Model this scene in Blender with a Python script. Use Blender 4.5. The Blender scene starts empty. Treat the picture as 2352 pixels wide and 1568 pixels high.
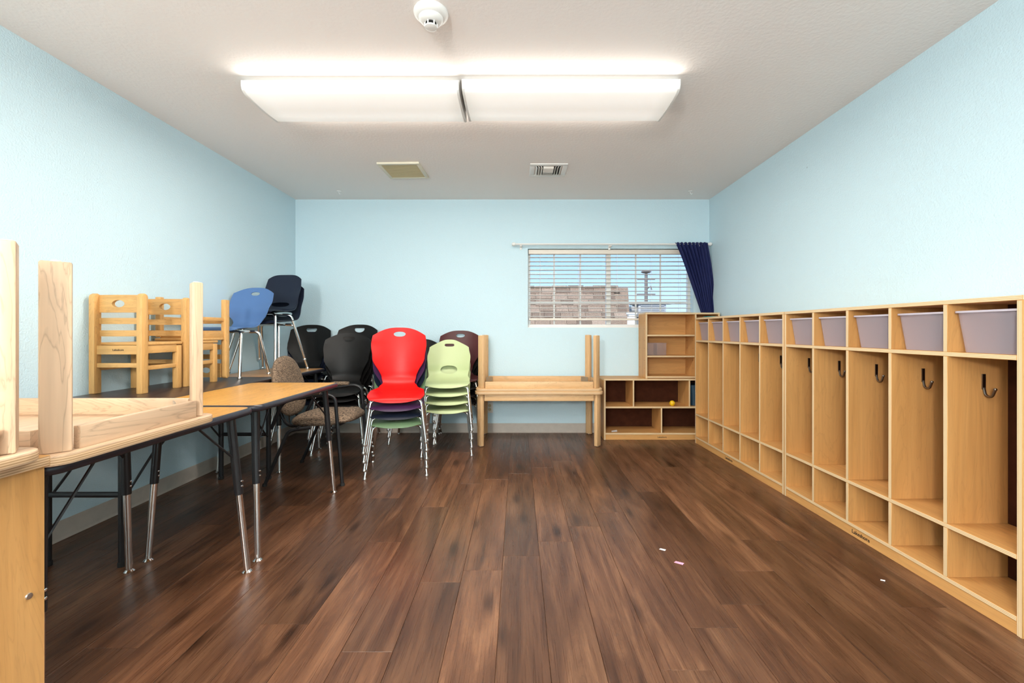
import bpy, bmesh, math, random
from mathutils import Vector, Matrix
random.seed(7)
PI = math.pi
S = bpy.context.scene
COL = S.collection

# ------------------------------------------------------------------ camera
CAMH = 1.09
cd = bpy.data.cameras.new('camera'); cam = bpy.data.objects.new('camera', cd); COL.objects.link(cam)
cam.location = (0, 0, CAMH); cam.rotation_euler = (PI/2, 0, 0)
cd.sensor_width = 36.0; cd.lens = 36.0*1000/2352
cd.shift_x = (1176-1190)/2352; cd.shift_y = (760-784)/2352
cd.clip_start = 0.02; cd.clip_end = 500
S.camera = cam

# ------------------------------------------------------------------ exposure
S.view_settings.view_transform = 'Standard'; S.view_settings.look = 'None'
S.view_settings.gamma = 1.0; S.view_settings.use_curve_mapping = False
S.view_settings.exposure = 0.90

# ------------------------------------------------------------------ sky
W = bpy.data.worlds.new('sky'); S.world = W; W.use_nodes = True
nt = W.node_tree; nt.nodes.clear()
wo = nt.nodes.new('ShaderNodeOutputWorld'); bg = nt.nodes.new('ShaderNodeBackground')
tc = nt.nodes.new('ShaderNodeTexCoord'); sx = nt.nodes.new('ShaderNodeSeparateXYZ'); rp = nt.nodes.new('ShaderNodeValToRGB')
nt.links.new(tc.outputs['Generated'], sx.inputs[0]); nt.links.new(sx.outputs['Z'], rp.inputs[0])
rp.color_ramp.elements[0].position = 0.0; rp.color_ramp.elements[0].color = (0.56, 0.77, 1.0, 1)
rp.color_ramp.elements[1].position = 0.24; rp.color_ramp.elements[1].color = (0.27, 0.53, 0.96, 1)
nt.links.new(rp.outputs[0], bg.inputs[0]); nt.links.new(bg.outputs[0], wo.inputs[0])
bg.inputs['Strength'].default_value = 0.78

# ------------------------------------------------------------------ sun and the photographer's flash
def light(name, kind, loc, energy, color=(1, 1, 1), rot=None, **kw):
    d = bpy.data.lights.new(name, kind); d.energy = energy; d.color = color
    for k, v in kw.items(): setattr(d, k, v)
    o = bpy.data.objects.new(name, d); COL.objects.link(o); o.location = loc
    if rot: o.rotation_euler = rot
    return o
light('sun', 'SUN', (0, -5, 12), 3.2, (1, .96, .9), (math.radians(48), 0, math.radians(-28)), angle=.009)
light('flash', 'POINT', (-.86, -1.5, 1.62), 145, (1, .93, .86), shadow_soft_size=.14)
LENS_STRENGTH = 0.28; LAMP_W = 13.5

# ------------------------------------------------------------------ materials
def newmat(name):
    m = bpy.data.materials.new(name); m.use_nodes = True
    n = m.node_tree; b = n.nodes['Principled BSDF']
    return m, n, b
def N(n, t, **kw):
    x = n.nodes.new(t)
    for k, v in kw.items():
        if k in x.inputs: x.inputs[k].default_value = v
        else: setattr(x, k, v)
    return x
def coords(n, scale=(1, 1, 1), rnd=True):
    t = N(n, 'ShaderNodeTexCoord'); mp = N(n, 'ShaderNodeMapping')
    mp.inputs['Scale'].default_value = scale
    if rnd:
        oi = N(n, 'ShaderNodeObjectInfo'); mu = N(n, 'ShaderNodeMath', operation='MULTIPLY'); mu.inputs[1].default_value = 23.7
        n.links.new(oi.outputs['Random'], mu.inputs[0])
        ad = N(n, 'ShaderNodeVectorMath', operation='ADD')
        n.links.new(t.outputs['Object'], ad.inputs[0]); n.links.new(mu.outputs[0], ad.inputs[1])
        n.links.new(ad.outputs[0], mp.inputs[0])
    else: n.links.new(t.outputs['Object'], mp.inputs[0])
    return mp
def ramp(n, src, stops):
    r = N(n, 'ShaderNodeValToRGB'); e = r.color_ramp.elements
    while len(e) < len(stops): e.new(0.5)
    for i, (p, c) in enumerate(stops):
        e[i].position = p; e[i].color = (*c, 1)
    n.links.new(src, r.inputs[0]); return r
def bump(n, b, src, strength, dist=.002):
    bp = N(n, 'ShaderNodeBump'); bp.inputs['Strength'].default_value = strength; bp.inputs['Distance'].default_value = dist
    n.links.new(src, bp.inputs['Height']); n.links.new(bp.outputs[0], b.inputs['Normal'])
def plain(name, col, rough=.5, metal=0, bumpscale=0, bumpstr=.2, spec=None, var=0):
    m, n, b = newmat(name)
    b.inputs['Base Color'].default_value = (*col, 1); b.inputs['Roughness'].default_value = rough; b.inputs['Metallic'].default_value = metal
    if spec is not None: b.inputs['Specular IOR Level'].default_value = spec
    if bumpscale or var:
        mp = coords(n); no = N(n, 'ShaderNodeTexNoise', Scale=bumpscale or 20.0, Detail=4.0); n.links.new(mp.outputs[0], no.inputs[0])
        if bumpscale: bump(n, b, no.outputs[0], bumpstr)
        if var:
            r = ramp(n, no.outputs[0], [(.3, tuple(c*(1-var) for c in col)), (.7, tuple(min(1, c*(1+var)) for c in col))])
            n.links.new(r.outputs[0], b.inputs['Base Color'])
    return m
def wood(name, dark, light_, axis='z', rough=.45, k=1.0, line=.35, bumpstr=.05, spec=.4):
    m, n, b = newmat(name)
    a = 'xyz'.index(axis); sc = [9*k]*3; sc[a] = .9*k
    mp = coords(n, sc)
    n1 = N(n, 'ShaderNodeTexNoise', Scale=1.3, Detail=5.0, Distortion=1.1); n.links.new(mp.outputs[0], n1.inputs[0])
    # thin growth lines: bands of the same noise
    mu = N(n, 'ShaderNodeMath', operation='MULTIPLY'); mu.inputs[1].default_value = 16.0; n.links.new(n1.outputs[0], mu.inputs[0])
    fr = N(n, 'ShaderNodeMath', operation='FRACT'); n.links.new(mu.outputs[0], fr.inputs[0])
    r1 = ramp(n, n1.outputs[0], [(.25, dark), (.75, light_)])
    r2 = ramp(n, fr.outputs[0], [(0, (1-line,)*3), (.18, (1, 1, 1)), (.85, (1, 1, 1)), (1, (1-line*.6,)*3)])
    mx = N(n, 'ShaderNodeMixRGB', blend_type='MULTIPLY'); mx.inputs[0].default_value = 1
    n.links.new(r1.outputs[0], mx.inputs[1]); n.links.new(r2.outputs[0], mx.inputs[2])
    sc2 = [90*k]*3; sc2[a] = 3*k
    mp2 = coords(n, sc2); n2 = N(n, 'ShaderNodeTexNoise', Scale=1.0, Detail=2.0); n.links.new(mp2.outputs[0], n2.inputs[0])
    r3 = ramp(n, n2.outputs[0], [(.3, (.88, .88, .88)), (.7, (1.06, 1.06, 1.06))])
    mx2 = N(n, 'ShaderNodeMixRGB', blend_type='MULTIPLY'); mx2.inputs[0].default_value = .7
    n.links.new(mx.outputs[0], mx2.inputs[1]); n.links.new(r3.outputs[0], mx2.inputs[2])
    n.links.new(mx2.outputs[0], b.inputs['Base Color']); b.inputs['Roughness'].default_value = rough; b.inputs['Specular IOR Level'].default_value = spec
    if bumpstr: bump(n, b, n2.outputs[0], bumpstr, .001)
    return m
def plyedge(name, axis, c1=(.80, .63, .40), c2=(.55, .36, .18), period=.0055):
    m, n, b = newmat(name)
    t = N(n, 'ShaderNodeTexCoord'); s = N(n, 'ShaderNodeSeparateXYZ'); n.links.new(t.outputs['Object'], s.inputs[0])
    mu = N(n, 'ShaderNodeMath', operation='MULTIPLY'); mu.inputs[1].default_value = 1/period; n.links.new(s.outputs['XYZ'.index(axis.upper())], mu.inputs[0])
    fr = N(n, 'ShaderNodeMath', operation='FRACT'); n.links.new(mu.outputs[0], fr.inputs[0])
    r = ramp(n, fr.outputs[0], [(.0, c1), (.45, c1), (.55, c2), (.9, c2), (1, c1)])
    n.links.new(r.outputs[0], b.inputs['Base Color']); b.inputs['Roughness'].default_value = .5
    return m

def wallpaint(name, col, bs=120, st=.45):
    m, n, b = newmat(name)
    b.inputs['Base Color'].default_value = (*col, 1); b.inputs['Roughness'].default_value = .55; b.inputs['Specular IOR Level'].default_value = .3
    mp = coords(n, rnd=False); n1 = N(n, 'ShaderNodeTexNoise', Scale=bs, Detail=3.0); n.links.new(mp.outputs[0], n1.inputs[0])
    bump(n, b, n1.outputs[0], st, .006)
    # sparse scuffs and nail marks
    v = N(n, 'ShaderNodeTexVoronoi', Scale=2.3); n.links.new(mp.outputs[0], v.inputs[0])
    r = ramp(n, v.outputs['Distance'], [(.0, (.35, .35, .35)), (.012, (.45, .45, .45)), (.016, (1, 1, 1))])
    mx = N(n, 'ShaderNodeMixRGB', blend_type='MULTIPLY'); mx.inputs[0].default_value = 1; mx.inputs[1].default_value = (*col, 1)
    n.links.new(r.outputs[0], mx.inputs[2]); n.links.new(mx.outputs[0], b.inputs['Base Color'])
    return m

M = {}
M['wall'] = wallpaint('blue_wall_paint', (.60, .78, .86))
M['ceiling'] = plain('ceiling_texture', (.90, .865, .84), .8, bumpscale=55, bumpstr=.9, spec=.2)
for a in 'xyz':
    M['birch_'+a] = wood('birch_ply_'+a, (.57, .285, .09), (.69, .375, .135), a, line=.10, k=.7)
    M['edge_'+a] = plyedge('birch_edge_'+a, a)
    M['maple_'+a] = wood('maple_'+a, (.60, .40, .25), (.71, .51, .345), a, line=.28, k=.8)
    M['oak_'+a] = wood('honey_wood_'+a, (.60, .325, .105), (.72, .43, .16), a, line=.18)
    M['beech_'+a] = wood('golden_maple_'+a, (.66, .40, .19), (.78, .51, .27), a, line=.22)
M['lam'] = wood('oak_laminate', (.60, .275, .05), (.74, .38, .085), 'y', rough=.32, line=.4, k=1.3, bumpstr=0)
M['lam_far'] = wood('walnut_laminate', (.46, .225, .08), (.60, .33, .13), 'x', rough=.3, line=.3, bumpstr=0)
M['dark_lam'] = plain('dark_brown_laminate', (.045, .028, .024), .32, var=.25)
M['band'] = plain('black_edge_band', (.022, .021, .03), .3, bumpscale=14, bumpstr=.25)
M['blackmetal'] = plain('black_enamel', (.012, .012, .014), .35)
M['chrome'] = plain('chrome', (.80, .79, .78), .16, 1.0)
M['steel'] = plain('zinc_steel', (.62, .62, .60), .35, 1.0)
M['hook'] = plain('dark_nickel', (.22, .20, .18), .3, 1.0)
M['brown'] = plain('brown_hardboard', (.058, .018, .0085), .8, var=.2, spec=.08)
M['white'] = plain('white_enamel', (.82, .82, .80), .4)
M['vinyl'] = plain('white_vinyl', (.80, .78, .73), .4)
M['slat'] = plain('blind_slat', (.76, .70, .62), .45)
M['base'] = plain('taupe_cove_base', (.50, .44, .38), .55, var=.06)
M['beige'] = plain('beige_grille', (.62, .52, .30), .5)
M['slot'] = plain('dark_void', (.01, .01, .01), .8)
M['navycloth'] = plain('navy_cloth', (.012, .018, .085), .75, bumpscale=250, bumpstr=.15, spec=.25)
M['tweed'] = None
M['ink'] = plain('black_ink', (.015, .012, .01), .6)
M['paper'] = plain('white_paper', (.75, .72, .72), .7)
M['pink'] = plain('pink_paper', (.75, .35, .5), .6)
M['yellow'] = plain('yellow_rubber', (.85, .52, .01), .35)
M['teal'] = plain('teal_plastic', (.01, .30, .30), .35)
M['bluebin'] = plain('blue_bin_plastic', (.03, .07, .11), .4)
M['white_paint'] = plain('white_stucco', (.8, .79, .76), .8)
M['grey'] = plain('grey_metal', (.36, .37, .38), .5)
M['pole'] = plain('weathered_pole', (.16, .14, .13), .8)
M['ground'] = plain('dry_ground', (.35, .30, .24), .9, var=.2)
PL = {}
def plastic(key, col, rough=.38):
    PL[key] = plain(key+'_plastic', col, rough, bumpscale=420, bumpstr=.12, spec=.3)
plastic('red', (.56, .004, .003)); plastic('black', (.006, .0055, .0055), .46); plastic('purple', (.075, .025, .085)); plastic('navy', (.012, .017, .035))
plastic('sage', (.20, .32, .17)); plastic('green', (.50, .58, .31)); plastic('maroon', (.075, .016, .018)); plastic('blue', (.085, .175, .38))

def tweed():
    m, n, b = newmat('brown_tweed')
    mp = coords(n, (48, 48, 150)); no = N(n, 'ShaderNodeTexNoise', Scale=1.6, Detail=3.0, Distortion=.8); n.links.new(mp.outputs[0], no.inputs[0])
    r = ramp(n, no.outputs[0], [(.35, (.04, .028, .02)), (.62, (.30, .205, .135))]); n.links.new(r.outputs[0], b.inputs['Base Color'])
    b.inputs['Roughness'].default_value = .9; bump(n, b, no.outputs[0], .6, .003); return m
M['tweed'] = tweed()

def floor_mat():
    m, n, b = newmat('dark_oak_plank')
    oi = N(n, 'ShaderNodeObjectInfo')
    mp = coords(n, (7, .8, 7)); n1 = N(n, 'ShaderNodeTexNoise', Scale=1.5, Detail=7.0, Roughness=.62, Distortion=1.6); n.links.new(mp.outputs[0], n1.inputs[0])
    mp2 = coords(n, (230, 3.2, 60)); n2 = N(n, 'ShaderNodeTexNoise', Scale=1.2, Detail=4.0, Distortion=.3); n.links.new(mp2.outputs[0], n2.inputs[0])
    mp3 = coords(n, (1.9, .62, 1)); kn = N(n, 'ShaderNodeTexVoronoi', Scale=1.7, voronoi_dimensions='2D'); n.links.new(mp3.outputs[0], kn.inputs[0])
    mpb = coords(n, (1.2, 1.2, 1)); n4 = N(n, 'ShaderNodeTexNoise', Scale=1.6, Detail=2.0); n.links.new(mpb.outputs[0], n4.inputs[0])
    # cathedral growth lines
    mu = N(n, 'ShaderNodeMath', operation='MULTIPLY'); mu.inputs[1].default_value = 22.0; n.links.new(n1.outputs[0], mu.inputs[0])
    fr = N(n, 'ShaderNodeMath', operation='FRACT'); n.links.new(mu.outputs[0], fr.inputs[0])
    lines = ramp(n, fr.outputs[0], [(0, (.66, .66, .66)), (.2, (1, 1, 1)), (.85, (1.03, 1.03, 1.03)), (1, (.8, .8, .8))])
    base = ramp(n, n1.outputs[0], [(.26, (.056, .0225, .011)), (.5, (.128, .056, .0275)), (.74, (.222, .106, .053))])
    fine = ramp(n, n2.outputs[0], [(.32, (.74, .72, .70)), (.5, (1, 1, 1)), (.70, (1.16, 1.16, 1.13))])
    blot = ramp(n, n4.outputs[0], [(.33, (.72, .70, .70)), (.62, (1.05, 1.05, 1.05))])
    knot = ramp(n, kn.outputs['Distance'], [(0, (.25, .22, .22)), (.035, (.42, .38, .36)), (.11, (1, 1, 1))])
    cur = base.outputs[0]
    for x in (lines, fine, blot, knot):
        mx = N(n, 'ShaderNodeMixRGB', blend_type='MULTIPLY'); mx.inputs[0].default_value = .85
        n.links.new(cur, mx.inputs[1]); n.links.new(x.outputs[0], mx.inputs[2]); cur = mx.outputs[0]
    mx = N(n, 'ShaderNodeMixRGB', blend_type='MULTIPLY'); mx.inputs[0].default_value = 1.0
    n.links.new(cur, mx.inputs[1]); n.links.new(oi.outputs['Color'], mx.inputs[2])
    n.links.new(mx.outputs[0], b.inputs['Base Color'])
    rr = N(n, 'ShaderNodeMapRange'); rr.inputs['To Min'].default_value = .22; rr.inputs['To Max'].default_value = .36; n.links.new(n2.outputs[0], rr.inputs[0]); n.links.new(rr.outputs[0], b.inputs['Roughness'])
    b.inputs['Specular IOR Level'].default_value = .42
    ad = N(n, 'ShaderNodeMath', operation='ADD'); n.links.new(n2.outputs[0], ad.inputs[0]); n.links.new(n1.outputs[0], ad.inputs[1])
    bump(n, b, ad.outputs[0], .30, .0016); return m
M['floor'] = floor_mat()
M['joint'] = plain('dark_joint', (.02, .01, .007), .8)

def clear_mat(name, tint, opac, rough=.25):
    m, n, b = newmat(name)
    b.inputs['Base Color'].default_value = (*tint, 1); b.inputs['Roughness'].default_value = rough
    tr = N(n, 'ShaderNodeBsdfTransparent'); tr.inputs[0].default_value = (.94, .92, .95, 1)
    tl = N(n, 'ShaderNodeBsdfTranslucent'); tl.inputs[0].default_value = (*tint, 1)
    m1 = N(n, 'ShaderNodeMixShader'); m1.inputs[0].default_value = .35
    n.links.new(b.outputs[0], m1.inputs[1]); n.links.new(tl.outputs[0], m1.inputs[2])
    mx = N(n, 'ShaderNodeMixShader'); mx.inputs[0].default_value = opac
    n.links.new(tr.outputs[0], mx.inputs[1]); n.links.new(m1.outputs[0], mx.inputs[2])
    n.links.new(mx.outputs[0], n.nodes['Material Output'].inputs[0]); return m
M['bin'] = clear_mat('milky_lilac_plastic', (.80, .75, .85), .40)
M['acrylic'] = clear_mat('clear_acrylic', (.85, .75, .68), .14, .1)
def glass_mat():
    m, n, b = newmat('window_glass')
    tr = N(n, 'ShaderNodeBsdfTransparent'); gl = N(n, 'ShaderNodeBsdfGlossy'); gl.inputs['Roughness'].default_value = .02
    mx = N(n, 'ShaderNodeMixShader'); mx.inputs[0].default_value = .005
    n.links.new(tr.outputs[0], mx.inputs[1]); n.links.new(gl.outputs[0], mx.inputs[2]); n.links.new(mx.outputs[0], n.nodes['Material Output'].inputs[0]); return m
M['glass'] = glass_mat()
def emit(name, col, s):
    m, n, b = newmat(name)
    b.inputs['Base Color'].default_value = (.8, .8, .8, 1); b.inputs['Emission Color'].default_value = (*col, 1); b.inputs['Emission Strength'].default_value = s; return m
def lens_mat(name, col, s):
    # two tubes behind a prismatic lens: brighter over each tube, weaker towards the ends
    m, n, b = newmat(name); b.inputs['Base Color'].default_value = (.75, .75, .75, 1); b.inputs['Roughness'].default_value = .35
    t = N(n, 'ShaderNodeTexCoord'); sp = N(n, 'ShaderNodeSeparateXYZ'); n.links.new(t.outputs['Object'], sp.inputs[0])
    ab = N(n, 'ShaderNodeMath', operation='ABSOLUTE'); n.links.new(sp.outputs['X'], ab.inputs[0])
    r1 = ramp(n, ab.outputs[0], [(.0, (1, 1, 1)), (.50, (1, 1, 1)), (.585, (.72, .74, .72))])
    ay = N(n, 'ShaderNodeMath', operation='ABSOLUTE'); n.links.new(sp.outputs['Y'], ay.inputs[0])
    r2 = ramp(n, ay.outputs[0], [(.0, (.86, .85, .84)), (.08, (1.0, 1.0, 1.0)), (.15, (.95, .95, .94)), (.19, (1.1, 1.1, 1.1))])
    mx = N(n, 'ShaderNodeMixRGB', blend_type='MULTIPLY'); mx.inputs[0].default_value = 1; n.links.new(r1.outputs[0], mx.inputs[1]); n.links.new(r2.outputs[0], mx.inputs[2])
    m2 = N(n, 'ShaderNodeMixRGB', blend_type='MULTIPLY'); m2.inputs[0].default_value = 1; n.links.new(mx.outputs[0], m2.inputs[1]); m2.inputs[2].default_value = (*col, 1)
    n.links.new(m2.outputs[0], b.inputs['Emission Color']); b.inputs['Emission Strength'].default_value = s; return m
M['lens'] = lens_mat('lit_prismatic_lens', (1, .93, .84), LENS_STRENGTH)
def shingle_mat():
    m, n, b = newmat('weathered_shingle')
    oi = N(n, 'ShaderNodeObjectInfo'); r = ramp(n, oi.outputs['Random'], [(0, (.17, .115, .08)), (.5, (.26, .18, .125)), (1, (.36, .26, .19))])
    mp = coords(n, (18, 18, 18)); no = N(n, 'ShaderNodeTexNoise', Scale=3.0, Detail=5.0); n.links.new(mp.outputs[0], no.inputs[0])
    r2 = ramp(n, no.outputs[0], [(.3, (.5, .5, .5)), (.7, (1.2, 1.2, 1.2))])
    mx = N(n, 'ShaderNodeMixRGB', blend_type='MULTIPLY'); mx.inputs[0].default_value = 1
    n.links.new(r.outputs[0], mx.inputs[1]); n.links.new(r2.outputs[0], mx.inputs[2]); n.links.new(mx.outputs[0], b.inputs['Base Color'])
    b.inputs['Roughness'].default_value = .9; return m
M['shingle'] = shingle_mat()

# ------------------------------------------------------------------ mesh helpers
class MB:
    def __init__(s): s.v = []; s.f = []; s.m = []
    def add(s, vs, fs, m=0):
        o = len(s.v); s.v += [tuple(v) for v in vs]; s.f += [tuple(i+o for i in f) for f in fs]; s.m += [m]*len(fs) if isinstance(m, int) else m
        return s
    def box(s, x0, x1, y0, y1, z0, z1, m=0, e=None):
        vs = [(x, y, z) for x in (x0, x1) for y in (y0, y1) for z in (z0, z1)]
        fs = [(0, 1, 3, 2), (4, 6, 7, 5), (0, 4, 5, 1), (2, 3, 7, 6), (0, 2, 6, 4), (1, 5, 7, 3)]
        d = (x1-x0, y1-y0, z1-z0); a = d.index(min(d))
        ms = [m]*6
        if e is not None:
            ms = [m if i//2 == a else e for i in range(6)]
        return s.add(vs, fs, ms)
    def obox(s, c, ax, ay, az, m=0):
        c = Vector(c); ax, ay, az = Vector(ax), Vector(ay), Vector(az)
        vs = [c+i*ax+j*ay+k*az for i in (-1, 1) for j in (-1, 1) for k in (-1, 1)]
        fs = [(0, 1, 3, 2), (4, 6, 7, 5), (0, 4, 5, 1), (2, 3, 7, 6), (0, 2, 6, 4), (1, 5, 7, 3)]
        return s.add(vs, fs, m)
    def tube(s, pts, r, n=10, m=0, cap=True, flat=None):
        pts = [Vector(p) for p in pts]; L = len(pts)
        rs = r if isinstance(r, (list, tuple)) else [r]*L
        vs = []; up = None
        for i, p in enumerate(pts):
            t = (pts[min(i+1, L-1)]-pts[max(i-1, 0)]).normalized()
            if up is None:
                up = Vector((0, 0, 1)) if abs(t.z) < .9 else Vector((1, 0, 0))
            a = t.cross(up).normalized(); b = a.cross(t).normalized(); up = b
            fx = flat or 1
            for k in range(n):
                w = 2*PI*k/n; vs.append(p+a*math.cos(w)*rs[i]+b*math.sin(w)*rs[i]*fx)
        fs = [(i*n+k, i*n+(k+1) % n, (i+1)*n+(k+1) % n, (i+1)*n+k) for i in range(L-1) for k in range(n)]
        if cap: fs += [tuple(range(n-1, -1, -1)), tuple((L-1)*n+k for k in range(n))]
        return s.add(vs, fs, m)
    def lathe(s, prof, n=20, c=(0, 0, 0), m=0, axis=2):
        vs = []
        for r, z in prof:
            for k in range(n):
                w = 2*PI*k/n; q = [r*math.cos(w), r*math.sin(w), z]
                if axis == 0: q = [q[2], q[0], q[1]]
                if axis == 1: q = [q[1], q[2], q[0]]
                vs.append((q[0]+c[0], q[1]+c[1], q[2]+c[2]))
        L = len(prof)
        fs = [(i*n+k, i*n+(k+1) % n, (i+1)*n+(k+1) % n, (i+1)*n+k) for i in range(L-1) for k in range(n)]
        fs += [tuple(range(n-1, -1, -1)), tuple((L-1)*n+k for k in range(n))]
        return s.add(vs, fs, m)
    def prism(s, poly, z0, z1, m=0, e=None):
        n = len(poly); e = m if e is None else e
        vs = [(x, y, z0) for x, y in poly]+[(x, y, z1) for x, y in poly]
        fs = [tuple(range(n-1, -1, -1)), tuple(range(n, 2*n))]+[(k, (k+1) % n, n+(k+1) % n, n+k) for k in range(n)]
        return s.add(vs, fs, [m, m]+[e]*n)
    def mesh(s, name, mats, bevel=0, seg=2, smooth=40):
        me = bpy.data.meshes.new(name); me.from_pydata(s.v, [], s.f)
        for mt in mats: me.materials.append(mt)
        me.polygons.foreach_set('material_index', s.m)
        bm = bmesh.new(); bm.from_mesh(me)
        bmesh.ops.recalc_face_normals(bm, faces=bm.faces)
        if bevel:
            es = [e for e in bm.edges if len(e.link_faces) == 2 and e.calc_face_angle(0) > .6]
            bmesh.ops.bevel(bm, geom=es, offset=bevel, segments=seg, profile=.5, affect='EDGES', clamp_overlap=True)
        bm.to_mesh(me); bm.free()
        if smooth:
            me.polygons.foreach_set('use_smooth', [True]*len(me.polygons)); me.set_sharp_from_angle(angle=math.radians(smooth))
        me.update(); return me
    def build(s, name, mats, parent=None, bevel=0, seg=2, smooth=40, loc=None):
        if not isinstance(mats, (list, tuple)): mats = [mats]
        o = bpy.data.objects.new(name, s.mesh(name, mats, bevel, seg, smooth)); COL.objects.link(o)
        if parent: o.parent = parent
        if loc: o.location = loc
        return o
def link_mesh(name, me, parent=None, loc=None, rot=None):
    o = bpy.data.objects.new(name, me); COL.objects.link(o)
    if parent: o.parent = parent
    if loc: o.location = loc
    if rot: o.rotation_euler = rot
    return o
def fillet(pts, r, n=6):
    pts = [Vector(p) for p in pts]; out = [pts[0]]
    for i in range(1, len(pts)-1):
        p = pts[i]; a = (pts[i-1]-p); b = (pts[i+1]-p); rr = min(r, a.length*.49, b.length*.49)
        a = p+a.normalized()*rr; b = p+b.normalized()*rr
        for k in range(n+1):
            t = k/n; out.append(a*(1-t)**2+p*2*t*(1-t)+b*t*t)
    return out+[pts[-1]]
def rrect(w, d, r, n=6, cx=0, cy=0):
    out = []
    for sx_, sy_, a0 in ((1, 1, 0), (-1, 1, 90), (-1, -1, 180), (1, -1, 270)):
        for k in range(n+1):
            a = math.radians(a0+90*k/n); out.append((cx+sx_*(w/2-r)+r*math.cos(a), cy+sy_*(d/2-r)+r*math.sin(a)))
    return out
def thing(name, label, cat, loc=(0, 0, 0), rz=0, group=None, rx=0):
    o = bpy.data.objects.new(name, None); COL.objects.link(o); o.location = loc; o.rotation_euler = (rx, 0, rz); o.empty_display_size = .1
    return tag(o, label, cat, group)
def tag(o, label, cat, group=None):
    o['label'] = label; o['category'] = cat
    if group: o['group'] = group
    return o
def struct(o): o['kind'] = 'structure'; return o
def panel(name, parent, x0, x1, y0, y1, z0, z1, grain='z', face='birch', bevel=.0012):
    d = (x1-x0, y1-y0, z1-z0); a = 'xyz'[d.index(min(d))]
    c = ((x0+x1)/2, (y0+y1)/2, (z0+z1)/2)
    b = MB().box(x0-c[0], x1-c[0], y0-c[1], y1-c[1], z0-c[2], z1-c[2], 0, 1)
    return b.build(name, [M[face+'_'+grain], M['edge_'+a]], parent, bevel, 1, loc=c)
def text_mesh(body, height, mat, name='lettering', thick=.0004):
    cu = bpy.data.curves.new('t', 'FONT'); cu.body = body; cu.size = height; cu.extrude = thick; cu.offset = height*.012; cu.align_x = 'CENTER'; cu.align_y = 'CENTER'; cu.resolution_u = 3
    o = bpy.data.objects.new('t', cu); COL.objects.link(o)
    dg = bpy.context.evaluated_depsgraph_get(); me = bpy.data.meshes.new_from_object(o.evaluated_get(dg))
    bpy.data.objects.remove(o); bpy.data.curves.remove(cu); me.name = name; me.materials.clear(); me.materials.append(mat); return me

# ------------------------------------------------------------------ room shell
XL, XR, YB, YN, ZC = -2.392, 2.054, 4.678, -2.4, 2.503
WX0, WX1, WZ0, WZ1 = .105, 1.885, 1.127, 1.975     # window opening
struct(MB().box(XL-.14, XL, YN-.14, YB+.14, -.02, ZC+.12).build('wall_left', M['wall']))
struct(MB().box(XR, XR+.14, YN-.14, YB+.14, -.02, ZC+.12).build('wall_right', M['wall']))
struct(MB().box(XL, XR, YN-.14, YN, -.02, ZC+.12).build('wall_near', M['wall']))
b = MB(); T = .14
b.box(XL, WX0, YB, YB+T, -.02, ZC+.12); b.box(WX1, XR, YB, YB+T, -.02, ZC+.12)
b.box(WX0, WX1, YB, YB+T, -.02, WZ0); b.box(WX0, WX1, YB, YB+T, WZ1, ZC+.12)
struct(b.build('wall_back', M['wall']))
struct(MB().box(XL, XR, YN, YB, ZC, ZC+.12).build('ceiling', M['ceiling']))
fl = struct(MB().box(XL, XR, YN, YB, -.06, -.0035).build('floor', M['joint']))
# cove base
def cove(name, p0, p1, nrm):
    n = Vector(nrm); b = MB(); prof = [(.0, 0), (.013, 0), (.009, .006), (.0045, .016), (.0035, .095), (.002, .1), (0, .1)]
    vs = []
    for p in (p0, p1):
        for d, z in prof: vs.append((p[0]+n.x*d, p[1]+n.y*d, z))
    k = len(prof); b.add(vs, [(i, (i+1) % k, k+(i+1) % k, k+i) for i in range(k)]+[tuple(range(k)), tuple(range(2*k-1, k-1, -1))])
    return struct(b.build(name, M['base']))
cove('baseboard_left', (XL, YN), (XL, YB-.02), (1, 0, 0)); cove('baseboard_back', (XL, YB), (XR, YB), (0, -1, 0)); cove('baseboard_right', (XR, YN), (XR, YB-.02), (-1, 0, 0))

# floor planks, each a part of the floor
PW, PLN, E0 = .1767, 1.22, -.0728
seams = {0: 2.11, 1: 2.257, 2: 2.43, 3: 2.62, 4: 2.82, 5: 2.957, 6: 1.978, 7: 2.275, -1: 1.985, -2: 1.89, -3: 2.70, -4: 2.25, -5: 1.62}
tones = {(0, 0): .78, (0, 1): .74, (0, -1): .95, (-1, 0): 1.25, (-1, -1): 1.22, (6, 0): 1.3, (4, 0): .66, (4, -1): .82, (5, -1): .72, (5, 0): .98, (6, -1): .82, (7, -1): .8, (3, -1): 1.12, (3, 0): 1.05, (2, -1): 1.1, (1, -1): 1.02, (-5, 0): .7}
cache = {}
for k in range(-14, 13):
    x0 = max(E0+k*PW, XL+.003); x1 = min(E0+(k+1)*PW, XR-.003)
    if x1-x0 < .01: continue
    s0 = seams.get(k, random.uniform(1.4, 2.6)); j0 = math.floor((YN-s0)/PLN)
    for j in range(j0, 6):
        y0 = max(s0+j*PLN, YN+.003); y1 = min(s0+(j+1)*PLN, YB-.003)
        if y1-y0 < .02: continue
        key = (round(x1-x0, 4), round(y1-y0, 4))
        if key not in cache:
            g = .0005; w, d = (x1-x0)/2-g, (y1-y0)/2-g
            cache[key] = MB().box(-w, w, -d, d, -.0035, 0).mesh('plank', [M['floor']], .0009, 1, 0)
        o = link_mesh('plank', cache[key], fl, ((x0+x1)/2, (y0+y1)/2, 0))
        t = tones.get((k, j), random.uniform(.78, 1.18)); wv = random.uniform(-.03, .03)
        o.color = (t*(1+wv), t, t*(1-wv), 1)

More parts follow.
